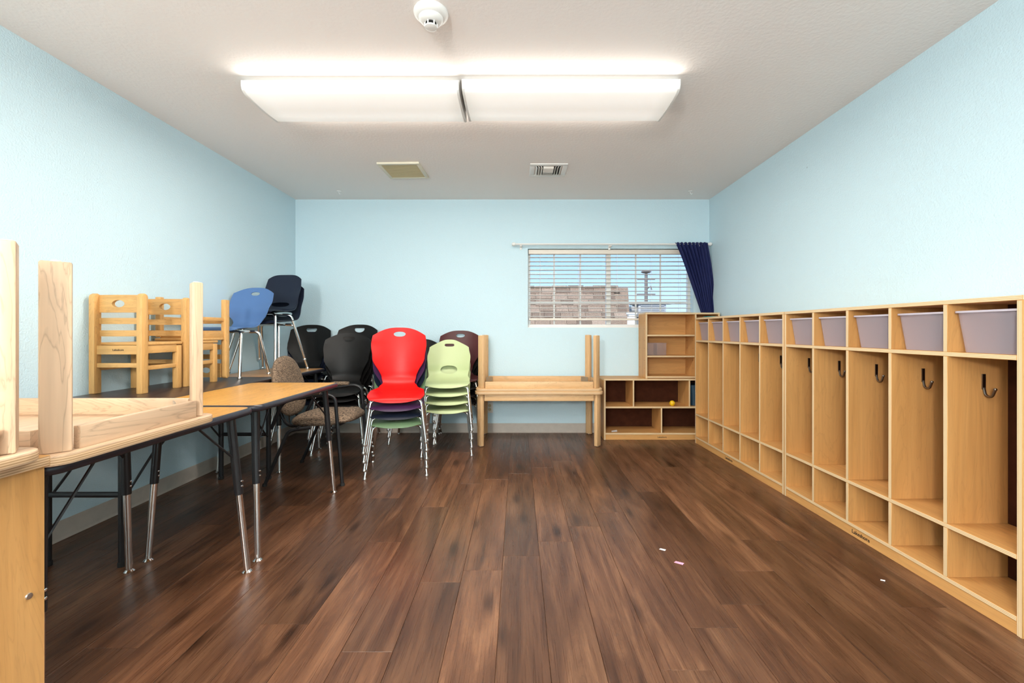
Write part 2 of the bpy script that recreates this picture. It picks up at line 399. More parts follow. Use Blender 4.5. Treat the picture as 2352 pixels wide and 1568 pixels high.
# ------------------------------------------------------------------ window, blind, curtain
win = struct(bpy.data.objects.new('window_1', None)); COL.objects.link(win); win.location = ((WX0+WX1)/2, YB+.1, WZ0)
wc = (WX0+WX1)/2; ox, oy, oz = win.location
def wb(name, x0, x1, y0, y1, z0, z1, mat, bev=.002):
    return MB().box(x0-ox, x1-ox, y0-oy, y1-oy, z0-oz, z1-oz).build(name, mat, win, bev, 1)
fy0, fy1 = YB+.085, YB+.13
b = MB()
for q in ((WX0, WX1, WZ0, WZ0+.035), (WX0, WX1, WZ1-.035, WZ1), (WX0, WX0+.03, WZ0+.035, WZ1-.035), (WX1-.03, WX1, WZ0+.035, WZ1-.035)):
    b.box(q[0]-ox, q[1]-ox, fy0-oy, fy1-oy, q[2]-oz, q[3]-oz)
b.build('window_frame', M['vinyl'], win, .002, 1)
MX = .99
wb('mullion', MX-.028, MX+.022, fy0-.01, fy1-.005, WZ0+.035, WZ1-.035, M['vinyl'])
for (a, c, nm) in ((WX0+.03, MX-.028, 0), (MX+.022, WX1-.03, 1)):
    p = wb('pane', a, c, fy0+.02, fy0+.024, WZ0+.035, WZ1-.035, M['glass'], 0)
    for xv in ((.395, .682) if nm == 0 else (1.29, 1.56)):
        wb('muntin', xv-.009, xv+.009, fy0+.012, fy0+.019, WZ0+.035, WZ1-.035, M['vinyl'], 0)
    wb('muntin', a, c, fy0+.0125, fy0+.0185, 1.395, 1.413, M['vinyl'], 0)
wb('window_sill', WX0, WX1, YB+.001, fy0, WZ0-.0, WZ0+.006, M['white'], 0)

bl = thing('window_blind', 'open horizontal slat window blind hanging inside the window recess', 'blind', (wc, YB+.042, WZ0))
MB().box(WX0-wc+.008, WX1-wc-.008, -.028, .028, WZ1-WZ0-.055, WZ1-WZ0-.008).build('headrail', M['slat'], bl, .003)
MB().box(WX1-wc-.1, WX1-wc-.09, -.032, -.028, WZ1-WZ0-.04, WZ1-WZ0-.022).build('rail_clip', M['grey'], bl)
sl = []
nsl = 15; zt = 1.885-WZ0; zb = 1.245-WZ0
b = MB(); hw = (WX1-WX0)/2-.012
npr = 8
vs = [(x, -.025+.05*i/npr, .004*(1-(2*i/npr-1)**2)+dz) for dz in (0, .0028) for x in (-hw, hw) for i in range(npr+1)]
k = npr+1
fs = []
for i in range(npr):
    fs += [(i, i+1, k+i+1, k+i), (2*k+i, 3*k+i, 3*k+i+1, 2*k+i+1)]
fs += [(0, k, 3*k, 2*k), (npr, 2*k+npr, 3*k+npr, k+npr)]
b.add(vs, fs); slat_me = b.mesh('slat', [M['slat']], 0, 1, 30)
for i in range(nsl):
    link_mesh('slat', slat_me, bl, (0, 0, zt+(zb-zt)*i/(nsl-1)), (math.radians(-2+random.uniform(-1, 1)), 0, random.uniform(-.001, .001)))
MB().box(-hw, hw, -.025, .025, 1.205-WZ0, 1.228-WZ0).build('bottom_rail', M['slat'], bl, .004)
for xv in (.238, .655, 1.07, 1.44, 1.75):
    for yy in (-.027, .027): MB().tube([(xv-wc, yy, 1.21-WZ0), (xv-wc, yy, 1.93-WZ0)], .0012, 5).build('cord', M['slat'], bl)

rod = thing('curtain_rod', 'thin white curtain rod with ball ends above the window', 'curtain rod', (0.99, 4.60, 2.008))
MB().tube([(-1.025, 0, 0), (1.03, 0, 0)], .0085, 10).build('rod', M['white'], rod)
for sx_ in (-1.035, 1.04):
    MB().lathe([(.001, -.024), (.014, -.018), (.019, -.004), (.019, .006), (.012, .018), (.001, .022)], 14, (sx_, 0, 0), 0, 0).build('finial', M['white'], rod)
for xb in (-.96, -.01, .93):
    MB().box(xb-.008, xb+.008, -.01, .077, -.024, -.012).box(xb-.012, xb+.012, .071, .077, -.045, .01).build('bracket', M['white'], rod, .002)

cu = MB(); NU, NV = 60, 40
def cedge(t):   # t 0 top .. 1 bottom ; world x of the left and right hem
    zL = 1.652+(1.932-1.652)*(t**.85); zR = 1.995+.035*math.sin(PI*min(1, t*1.3)*.6)+.045*t
    return zL, zR
cv = []
for j in range(NV+1):
    t = j/NV; z = 2.022-(2.022-1.277)*t; a, c = cedge(t)
    for i in range(NU+1):
        u = i/NU; amp = .016+.008*math.sin(3*t+u*4)
        y = 4.597+amp*math.sin(2*PI*8.5*u+1.1*math.sin(2.2*t)+.5*math.sin(9*u))*(1 if t > .03 else .8)-.012
        x = a+(c-a)*u
        cv.append((x-1.8, y-4.59, z-1.277+(.003*math.sin(2*PI*17*u) if j == 0 else 0)))
cu.add(cv, [(j*(NU+1)+i, j*(NU+1)+i+1, (j+1)*(NU+1)+i+1, (j+1)*(NU+1)+i) for j in range(NV) for i in range(NU)])
o = cu.build('curtain', M['navycloth'], None, 0, 1, 60, (1.8, 4.59, 1.277)); md = o.modifiers.new('solid', 'SOLIDIFY'); md.thickness = .003
tag(o, 'navy blue gathered curtain pulled aside at the right end of its rod', 'curtain')

# ------------------------------------------------------------------ ceiling fixtures
def fixture(loc, label):
    t = thing('ceiling_light', label, 'light', loc, 0, 'wraparound ceiling lights'); L = 1.208
    MB().box(-L/2, L/2, -.155, .155, -.03, 0).build('housing', M['white'], t, .003)
    pr = [(-.190, -.022), (-.190, -.052), (-.182, -.072), (-.16, -.084), (-.08, -.090), (0, -.092), (.08, -.090), (.16, -.084), (.182, -.072), (.190, -.052), (.190, -.022)]
    b = MB(); n = len(pr); x0, x1 = -L/2+.012, L/2-.012
    b.add([(x, y, z) for x in (x0, x1) for y, z in pr], [(i, i+1, n+i+1, n+i) for i in range(n-1)])
    b.build('lens', M['lens'], t, 0, 1, 60)
    for s in (-1, 1):
        e = MB(); xs = (s*L/2, s*(L/2-.013)); q = [(y*1.02, z*1.02-.0005) for y, z in pr]
        e.add([(x, y, z) for x in xs for y, z in q], [tuple(range(n)), tuple(range(2*n-1, n-1, -1))]+[(i, (i+1) % n, n+(i+1) % n, n+i) for i in range(n)])
        e.build('end_cap', M['white'], t, .001, 1)
    lp = light('tube_light', 'AREA', (0, 0, -.0945), LAMP_W, (1, .93, .84), None, shape='RECTANGLE', size=1.16, size_y=.34); lp.parent = t
    for s in (-1, 1):
        lq = light('tube_light', 'AREA', (0, s*.193, -.043), 1.25, (1, .93, .84), (s*PI/2, 0, 0), shape='RECTANGLE', size=1.16, size_y=.035); lq.parent = t
    return t
fixture((-.933, 2.605, ZC), 'lit wraparound ceiling light, the left one of the end-to-end pair')
fixture((.293, 2.595, ZC), 'lit wraparound ceiling light, the right one of the end-to-end pair')
fixture((-.933, -.35, ZC), 'added lit wraparound ceiling light, unseen behind the viewer, left')  # assumed second pair, out of view, added to light the room
fixture((.293, -.35, ZC), 'added lit wraparound ceiling light, unseen behind the viewer, right')  # other half of the assumed pair, also added for its light

t = thing('smoke_detector', 'round white smoke detector on the ceiling', 'smoke detector', (-.386, 1.93, ZC))
MB().lathe([(.074, 0), (.076, -.006), (.074, -.014), (.062, -.026), (.05, -.030)], 36).build('base', M['white'], t)
MB().lathe([(.054, -.028), (.053, -.034), (.046, -.044), (.03, -.050)], 32).build('body', M['white'], t)
MB().lathe([(.024, -.048), (.024, -.066)], 24).build('sensing_chamber', M['slot'], t)
for k in range(6):
    a = k*PI/3+.2; MB().box(-.003, .003, -.003, .003, -.068, -.046).build('rib', M['white'], t, .001, 1, loc=(.026*math.cos(a), .026*math.sin(a), 0))
MB().lathe([(.027, -.064), (.027, -.070), (.02, -.073)], 24).build('cap', M['white'], t)

t = thing('exhaust_grille', 'square beige exhaust fan grille on the ceiling', 'vent', (-1.0, 3.815, ZC), math.radians(-2))
MB().box(-.175, .175, -.175, .175, -.006, 0).build('back_plate', plain('grille_shadow_plate', (.30, .24, .12), .7), t)
b = MB(); 
for q in ((-.18, .18, -.18, -.15), (-.18, .18, .15, .18), (-.18, -.15, -.15, .15), (.15, .18, -.15, .15)): b.box(*q, -.018, 0)
b.build('frame', plain('cream_enamel', (.72, .68, .55), .45), t, .004)
sm = MB().box(-.15, .15, -.003, .003, -.016, -.005).mesh('slat', [M['beige']])
for i in range(17): link_mesh('slat', sm, t, (0, -.142+i*.0178, 0))
t = thing('air_register', 'white metal air register with louvers facing four ways', 'vent', (.262, 3.82, ZC))
MB().box(-.11, .11, -.10, .10, -.004, 0).build('duct_opening', M['slot'], t)
b = MB()
for q in ((-.16, .16, -.15, -.105), (-.16, .16, .105, .15), (-.16, -.118, -.105, .105), (.118, .16, -.105, .105)): b.box(*q, -.008, 0)
b.build('frame', M['white'], t, .002)
lv = MB().obox((0, 0, 0), (.007, 0, .009), (0, .1, 0), (-.001, 0, .0008)).mesh('louver', [M['vinyl']])
for i, x in enumerate((-.105, -.083, -.061, .061, .083, .105)):
    link_mesh('louver', lv, t, (x, 0, -.010), (0, 0, 0 if x > 0 else PI))
lv2 = MB().obox((0, 0, 0), (.045, 0, 0), (0, .007, .009), (0, -.001, .0008)).mesh('louver', [M['vinyl']])
for i in range(7): link_mesh('louver', lv2, t, (0, -.09+i*.03, -.010), (0, 0, 0 if i > 3 else PI))
for (x, nm) in ((-1.81, 'left'), (1.74, 'right')):
    t = thing('ceiling_hook', 'tiny white ceiling hook near the back wall, at the %s' % nm, 'hook', (x, 4.40, ZC), 0, 'small hooks in the ceiling')
    MB().lathe([(.022, 0), (.02, -.004), (.006, -.008)], 14).build('plate', M['white'], t)
    MB().tube(fillet([(0, 0, -.006), (0, 0, -.02), (.012, 0, -.034), (.02, 0, -.022)], .008), .0025, 6).build('wire', M['white'], t)

# outlet
t = thing('wall_outlet', 'beige electrical outlet low on the back wall under the table', 'outlet', (-.305, YB, .27))
MB().box(-.035, .035, -.006, 0, -.057, .057).build('cover_plate', M['vinyl'], t, .002)
for z in (.02, -.02):
    MB().lathe([(.0165, -.009), (.0165, -.004)], 16, (0, 0, z), 0, 1).build('socket', M['beige'], t)

# ------------------------------------------------------------------ lockers
LT = .018
def hook_mesh():
    b = MB(); b.obox((0, -.0025, -.005), (.0065, 0, 0), (0, .0025, 0), (0, 0, .032))
    b.tube(fillet([(0, -.003, -.03), (0, -.010, -.062), (0, -.034, -.066), (0, -.046, -.034)], .02, 7), .0048, 8)
    b.lathe([(.001, -.006), (.005, -.004), (.0065, 0), (.005, .004), (.001, .006)], 10, (0, -.046, -.032))
    return b.mesh('coat_hook', [M['hook']])
HOOK = hook_mesh()
def bin_mesh():
    H = .165; b = MB(); n = 5
    top = rrect(.236, .238, .03, n); bot = rrect(.200, .205, .026, n); ti = rrect(.230, .232, .028, n); bi = rrect(.195, .20, .024, n)
    k = len(top)
    vs = [(x, y, H) for x, y in top]+[(x, y, 0) for x, y in bot]
    fs = [(i, (i+1) % k, k+(i+1) % k, k+i) for i in range(k)]+[tuple(range(2*k-1, k-1, -1))]
    return MB().add(vs, fs).mesh('bin_body', [M['bin']], 0, 1, 40)
BIN = bin_mesh()
def rim_mesh():
    b = MB(); o = rrect(.25, .252, .034, 5); i = rrect(.234, .236, .03, 5); k = len(o)
    vs = [(x, y, z) for z in (.160, .168) for r in (o, i) for x, y in r]
    fs = []
    for q in range(k):
        r = (q+1) % k
        fs += [(q, r, k+r, k+q), (2*k+q, 3*k+q, 3*k+r, 2*k+r), (q, 2*k+q, 2*k+r, r), (k+q, k+r, 3*k+r, 3*k+q)]
    return b.add(vs, fs).mesh('rim', [clear_mat('bin_rim_plastic', (.80, .76, .84), .85)], 0, 1, 40)
RIM = rim_mesh()
FOOT = MB().box(-.02, .02, -.06, .06, -.004, 0).mesh('foot', [M['bin']])
LOGO = {}
def logo(h):
    if h not in LOGO: LOGO[h] = text_mesh('Lakeshore', h, M['ink'])
    return LOGO[h]
ordn = ['first', 'second', 'third', 'fourth', 'fifth']
def locker(loc, rz, L, label, where, hooks):
    D, H = .262, 1.218
    t = thing('coat_locker', label, 'locker', loc, rz, 'birch coat lockers along the right wall')
    panel('side_panel', t, 0, D, 0, LT, 0, H-LT); panel('side_panel', t, 0, D, L-LT, L, 0, H-LT)
    panel('top_panel', t, 0, D, 0, L, H-LT, H, 'y')
    panel('shelf', t, 0, D-.006, LT, L-LT, .985, .985+LT, 'y'); panel('shelf', t, 0, D-.006, LT, L-LT, .272, .272+LT, 'y')
    panel('bottom_panel', t, 0, D-.006, LT, L-LT, .050, .050+LT, 'y')
    panel('kick_plate', t, .004, .018, LT, L-LT, 0, .050, 'y')
    panel('back_panel', t, D-.006, D, LT, L-LT, .05, H-LT, 'y', 'backer')
    p = (L-LT)/5
    for i in range(1, 5):
        y0 = i*p
        panel('divider', t, 0, D-.006, y0, y0+LT, .068, .272); panel('divider', t, 0, D-.006, y0, y0+LT, .272+LT, .985); panel('divider', t, 0, D-.006, y0, y0+LT, .985+LT, H-LT)
    for i in range(5):
        yf = (i+1)*p if i < 4 else L-LT
        h = link_mesh('coat_hook', HOOK, t, (.15, yf, .885))
    lg = link_mesh('lettering', logo(.028), t, (.0035, L*.535, .026), (PI/2, 0, -PI/2))
    for i in range(5):
        yc = LT/2+(i+.5)*p
        bi = thing('storage_bin', 'translucent lilac plastic bin, %s from the viewer in the %s locker' % (ordn[i], where), 'bin', (0, 0, 0), 0, 'plastic bins in the locker tops')
        link_mesh('bin_body', BIN, bi); link_mesh('rim', RIM, bi)
        mt = Matrix.Translation(loc) @ Matrix.Rotation(rz, 4, 'Z') @ Matrix.Translation((.012+.125, yc+LT/2*0+random.uniform(-.002, .002), .985+LT+.0005))
        bi.matrix_world = mt
        if random.random() < 2: bi.rotation_euler[2] += random.uniform(-.006, .006)
    return t
for a in 'xyz': M['backer_'+a] = M['brown']
locker((1.7843, 1.540, 0), math.radians(.7), 1.35, 'birch plywood five section coat locker, the nearer of two along the right wall', 'nearer', 5)
locker((1.7665, 2.894, 0), math.radians(1.72), 1.35, 'birch plywood five section coat locker, the farther one beside the window shelves', 'farther', 2)

# teal tray on the far locker
t = thing('teal_tray', 'flat teal plastic tray lying on top of the far locker', 'tray', (1.845, 4.13, 1.2185), .3)
MB().prism(rrect(.13, .09, .02), 0, .006).build('tray_base', M['teal'], t, .002); MB().prism(rrect(.15, .11, .025), .006, .010).build('tray_lip', M['teal'], t, .001)

# ------------------------------------------------------------------ back wall shelves
E = thing('low_shelf_unit', 'low birch shelf unit with brown back panel standing on the floor', 'shelf', (.859, 4.36, 0))
w, d, h = 1.18, .305, .612
panel('side_panel', E, 0, LT, 0, d, 0, h-LT); panel('side_panel', E, w-LT, w, 0, d, 0, h-LT)
panel('top_panel', E, 0, w, 0, d, h-LT, h, 'x'); panel('middle_shelf', E, LT, w-LT, .002, d-.006, .316, .316+LT, 'x'); panel('bottom_panel', E, LT, w-LT, .002, d-.006, .052, .052+LT, 'x')
panel('kick_plate', E, LT, w-LT, .006, .02, 0, .052, 'x'); panel('back_panel', E, LT, w-LT, d-.006, d, .052, h-LT, 'x', 'backer')
for x in (.290, .851): panel('divider', E, x, x+LT-.003, .002, d-.006, .334, h-LT)
panel('divider', E, .571, .571+LT-.003, .002, d-.006, .07, .316)
link_mesh('lettering', logo(.022), E, (.585, .0055, .026), (PI/2, 0, 0))

F = thing('upper_bookshelf', 'open birch bookshelf with three bays standing on the low shelf unit', 'shelf', (1.283, 4.385, .6125))
w, d, h = .75, .255, .663; xd = .497
panel('side_panel', F, 0, LT, 0, d, 0, h-LT); panel('side_panel', F, w-LT, w, 0, d, 0, h-LT); panel('divider', F, xd, xd+LT, 0, d-.006, LT, h-LT)
panel('top_panel', F, 0, w, 0, d, h-LT, h, 'x'); panel('bottom_panel', F, LT, w-LT, 0, d-.006, .004, .004+LT, 'x')
for z in (.425, .213): panel('shelf', F, LT, xd, .004, d-.008, z, z+.016, 'x')
panel('shelf', F, xd+LT, w-LT, .004, d-.008, .33, .346, 'x')
panel('back_panel', F, LT, w-LT, d-.006, d, LT, h-LT, 'x')
for x in (.0, .478+.0185):
    for z in (.1, .18, .30, .38, .50, .58):
        for y in (.045, .2):
            s = -1 if x == 0 else -1
            MB().lathe([(.003, -.0006), (.003, .0006)], 8, (x+s*.0004, y, z), 0, 0).build('pin_hole', M['slot'], F)

t = thing('divided_caddy', 'small clear acrylic divided caddy on the middle bookshelf bay', 'caddy', (1.405, 4.46, .6125+.229+.0005))
b = MB()
MB().box(-.095, .095, -.055, .055, 0, .003).build('base', M['acrylic'], t)
for y in (-.055, .052): MB().box(-.095, .095, y, y+.003, .003, .125).build('side_wall', M['acrylic'], t)
for x in (-.095, -.002, .092): MB().box(x, x+.003, -.052, .052, .003, .125).build('partition', M['acrylic'], t)
b = MB()
for q in ((-.098, .098, -.058, -.052), (-.098, .098, .052, .058), (-.098, -.092, -.052, .052), (.092, .098, -.052, .052)): b.box(*q, .121, .128)
b.build('rim', M['acrylic'], t, .001, 1)

t = thing('rubber_duck', 'small round yellow rubber toy on the low shelf', 'toy', (.859+.70, 4.405, .335))
MB().lathe([(.001, 0), (.016, .001), (.024, .010), (.0275, .024), (.025, .038), (.016, .049), (.001, .053)], 20).build('body', M['yellow'], t)
MB().lathe([(.001, -.006), (.006, -.004), (.007, .001), (.003, .007), (.001, .008)], 10, (.012, -.026, .03), 0, 1).build('nose', M['yellow'], t)
MB().lathe([(.001, -.002), (.003, 0), (.001, .002)], 8, (.02, -.019, .034), 0, 1).build('eye', M['ink'], t)
t = thing('blue_tub', 'dark blue plastic tub in the right bay of the low shelf', 'tub', (.859+1.0, 4.50, .3345))
tb = rrect(.22, .2, .03); bb = rrect(.19, .17, .03); k = len(tb)
MB().add([(x, y, .2) for x, y in tb]+[(x, y, 0) for x, y in bb], [(i, (i+1) % k, k+(i+1) % k, k+i) for i in range(k)]+[tuple(range(2*k-1, k-1, -1))]).build('tub_body', M['bluebin'], t)
MB().prism(rrect(.235, .215, .035), .198, .206).build('lid', M['bluebin'], t, .002)
o = MB().add([(-.03, -.02, 0), (.025, -.025, .004), (.032, .018, .012), (-.022, .022, .003), (-.03, -.02, .001), (.025, -.025, .005), (.032, .018, .013), (-.022, .022, .004)],
    [(0, 3, 2, 1), (4, 5, 6, 7), (0, 1, 5, 4), (1, 2, 6, 5), (2, 3, 7, 6), (3, 0, 4, 7)]).build('paper_scrap', M['paper'], None, 0, 1, 0, (.975, 4.42, .0705))
tag(o, 'crumpled white paper scrap in the lower left shelf bay', 'paper')

# ------------------------------------------------------------------ wooden tables
LEGB = {}
def wood_table(label, loc, W_, D_, H_, flip, kind, grain, brackets=True, name='wooden_table', inset=.052):
    t = thing(name, label, 'table', loc)
    z = (lambda a: H_-a) if flip else (lambda a: a)
    def zz(a, b_): p, q = z(a), z(b_); return (min(p, q), max(p, q))
    TT = .028; z0, z1 = zz(H_-TT, H_)
    mf = M[kind+'_'+grain]
    MB().prism(rrect(W_, D_, .055, 8), z0, z1, 0, 1).build('tabletop', [mf, M['tedge']], t, .005, 2)
    a0, a1 = zz(H_-TT-.062, H_-TT); ix, iy = W_/2-.034, D_/2-.034
    for s in (-1, 1):
        MB().box(-ix+.055, ix-.055, s*iy-.010, s*iy+.010, a0, a1).build('apron', M[kind+'_x'], t, .002)
        MB().box(s*ix-.010, s*ix+.010, -iy+.055, iy-.055, a0, a1).build('apron', M[kind+'_y'], t, .002)
    l0, l1 = zz(.004, H_-TT)
    for sx_ in (-1, 1):
        for sy_ in (-1, 1):
            cx, cy = sx_*(W_/2-inset), sy_*(D_/2-inset); q = 1/math.sqrt(2)
            b = MB().obox((0, 0, (l0+l1)/2), (sx_*q*.017, sy_*q*.017, 0), (-sy_*q*.031, sx_*q*.031, 0), (0, 0, (l1-l0)/2))
            lg = b.build('leg', M[kind+'_z'], t, .005, 2, loc=(cx, cy, 0))
            g0, g1 = zz(0, .004); MB().lathe([(.010, g0), (.010, g1)], 12).build('glide', M['white'], lg)
            if brackets:
                k0, k1 = zz(H_-TT-.060, H_-TT-.012); hb_ = .044 if kind == 'beech' else .026
                bc = MB().obox((cx-sx_*.047, cy-sy_*.047, (k0+k1)/2), (sx_*q*.001, sy_*q*.001, 0), (-sy_*q*hb_, sx_*q*hb_, 0), (0, 0, (k1-k0)/2)).build('corner_bracket', M['steel'], t)
    return t
M['tedge'] = plyedge('table_ply_edge', 'z', (.72, .50, .30), (.45, .27, .13), .006)
TZ = .742
wood_table('pale maple table lying upside down on the black edged tables', (-1.170-.457, 1.402, TZ), .914, .606, .535, True, 'maple', 'y')
wood_table('maple table upside down on the cabinet in the left foreground', (-1.155-.457, 1.08-.305, .7755), .914, .61, .53, True, 'maple', 'y', False)
wood_table('golden wooden table standing upright at the back wall', (.198, 4.37, 0), 1.21, .60, .522, False, 'beech', 'x')
wood_table('golden wooden table turned upside down on the upright one by the window', (.198, 4.37, .5225), 1.195, .59, .53, True, 'beech', 'x')

# foreground cabinet
t = thing('plywood_cabinet', 'birch plywood cabinet at the left edge under the upside down table', 'cabinet', (-1.2, 1.104, 0), math.radians(-1))
panel('side_panel', t, -.018, 0, -.80, 0, 0, .748, 'z'); panel('side_panel', t, -.62, -.602, -.80, 0, 0, .748, 'z')
panel('back_panel', t, -.602, -.018, -.012, -.002, 0, .748, 'z')
panel('shelf', t, -.602, -.018, -.79, -.013, .05, .068, 'y'); panel('shelf', t, -.602, -.018, -.79, -.013, .38, .398, 'y')
MB().box(-.63, .008, -.81, .006, .748, .775, 0, 1).build('top_panel', [M['birch_y'], M['tedge']], t, .002)
for (yy, z) in ((-.036, .44),): MB().lathe([(.008, 0), (.007, .003), (.002, .004)], 12, (0, yy, z), 0, 0).build('screw_cap', M['steel'], t)

# ------------------------------------------------------------------ activity tables
def band_mesh(outl, h):
    k = len(outl); b = MB(); prof = [(-.004, h/2), (.004, h/2), (.010, h*.3), (.012, 0), (.010, -h*.3), (.004, -h/2), (-.004, -h/2)]
    vs = []
    for i in range(k):
        p = Vector((*outl[i], 0)); a = Vector((*outl[i-1], 0)); c = Vector((*outl[(i+1) % k], 0)); tg = (c-a).normalized(); nn = Vector((tg.y, -tg.x, 0))
        for dd, z in prof: vs.append(p+nn*dd+Vector((0, 0, z)))
    n = len(prof)
    return b.add(vs, [(i*n+j, i*n+(j+1) % n, ((i+1) % k)*n+(j+1) % n, ((i+1) % k)*n+j) for i in range(k) for j in range(n)])
def adj_leg(t, top, foot, zt, black_to=.36, brace=None):
    top = Vector((*top, zt)); foot = Vector((*foot, .014)); d = foot-top
    mid = top+d*((zt-black_to)/(zt-.014)); low = foot
    l = MB().tube([top, mid], .0175, 14).build('leg', M['blackmetal'], t)
    MB().tube([mid-d.normalized()*.02, low], .0140, 14).build('leg_insert', M['chrome'], l)
    MB().lathe([(.020, 0), (.021, .004), (.015, .010), (.010, .016)], 16, (foot.x, foot.y, 0)).build('glide', M['chrome'], l)
    bq = top+d*((zt-black_to-.03)/(zt))
    for dz in (0, .022): MB().lathe([(.0045, .015), (.0045, .0205), (.002, .022)], 8, (bq.x, bq.y, bq.z+dz), 0, 0).build('bolt', M['chrome'], l)
    if brace:
        MB().tube([top+d*.28, Vector((*brace, zt-.004))], .0045, 6).build('brace', M['blackmetal'], l)
def act_table(label, cx, cy, w, d, mat, legs, z=TZ, rot=0):
    t = thing('activity_table', label, 'table', (cx, cy, 0), rot, 'black edged activity tables')
    hh = .030; out = rrect(w-.024, d-.024, .045, 8)
    MB().prism(out, z-hh+.002, z-.0004).build('tabletop', mat, t, 0, 1, 30)
    band_mesh(out, hh).build('edge_band', M['band'], t, 0, 1, 50).location.z = z-hh/2
    for (tx, ty, fx, fy, br) in legs:
        adj_leg(t, (tx-cx, ty-cy), (fx-cx, fy-cy), z-hh, .36, None if br is None else (br[0]-cx, br[1]-cy))
    return t
act_table('oak topped black edged activity table under the upside down maple table', -1.507, 1.562, .605, .90, M['lam'],
    [(-1.275, 1.93, -1.226, 1.970, (-1.3, 1.75)), (-1.745, 1.93, -1.762, 1.972, (-1.72, 1.75)), (-1.250, 1.135, -1.243, 1.125, (-1.3, 1.35)), (-1.745, 1.19, -1.765, 1.15, (-1.72, 1.35))])
act_table('oak topped black edged activity table with bare top in the middle of the row', -1.505, 2.490, .60, .935, M['lam'],
    [(-1.275, 2.11, -1.237, 2.068, (-1.3, 2.28)), (-1.735, 2.11, -1.755, 2.066, (-1.7, 2.28)), (-1.28, 2.88, -1.246, 2.944, (-1.3, 2.7)), (-1.73, 2.88, -1.75, 2.935, (-1.7, 2.7))])
act_table('walnut topped black edged table in the far left corner under stacked chairs', -2.075, 3.685, .56, .80, M['lam_far'],
    [(-1.86, 3.38, -1.838, 3.352, (-1.9, 3.5)), (-2.29, 3.38, -2.31, 3.352, (-2.2, 3.5)), (-1.86, 3.99, -1.838, 4.02, (-1.9, 3.85)), (-2.29, 3.99, -2.31, 4.02, (-2.2, 3.85))])
# folding table with dark top along the left wall
t = thing('folding_table', 'dark brown topped folding table along the left wall under wooden chairs', 'table', (-2.083, 2.615, 0))
MB().prism(rrect(.566, 1.32, .02), TZ-.022, TZ).build('tabletop', M['dark_lam'], t, .002)
for sy_ in (-1, 1):
    yy = sy_*.592
    for xx in (-.105+.0, .245):
        x_ = xx-.0
        l = MB().tube([(x_, yy, TZ-.022), (x_, yy, .006)], .0165, 12).build('leg', M['blackmetal'], t)
        MB().lathe([(.019, 0), (.019, .018), (.016, .022)], 12, (x_, yy, 0)).build('foot_cap', M['slot'], l)
        MB().tube([(x_, yy, .30), (x_, yy-sy_*.40, TZ-.023)], .006, 6).build('brace', M['blackmetal'], l)
    MB().tube([(-.105, yy, .33), (.245, yy, .33)], .013, 10).build('crossbar', M['blackmetal'], t)

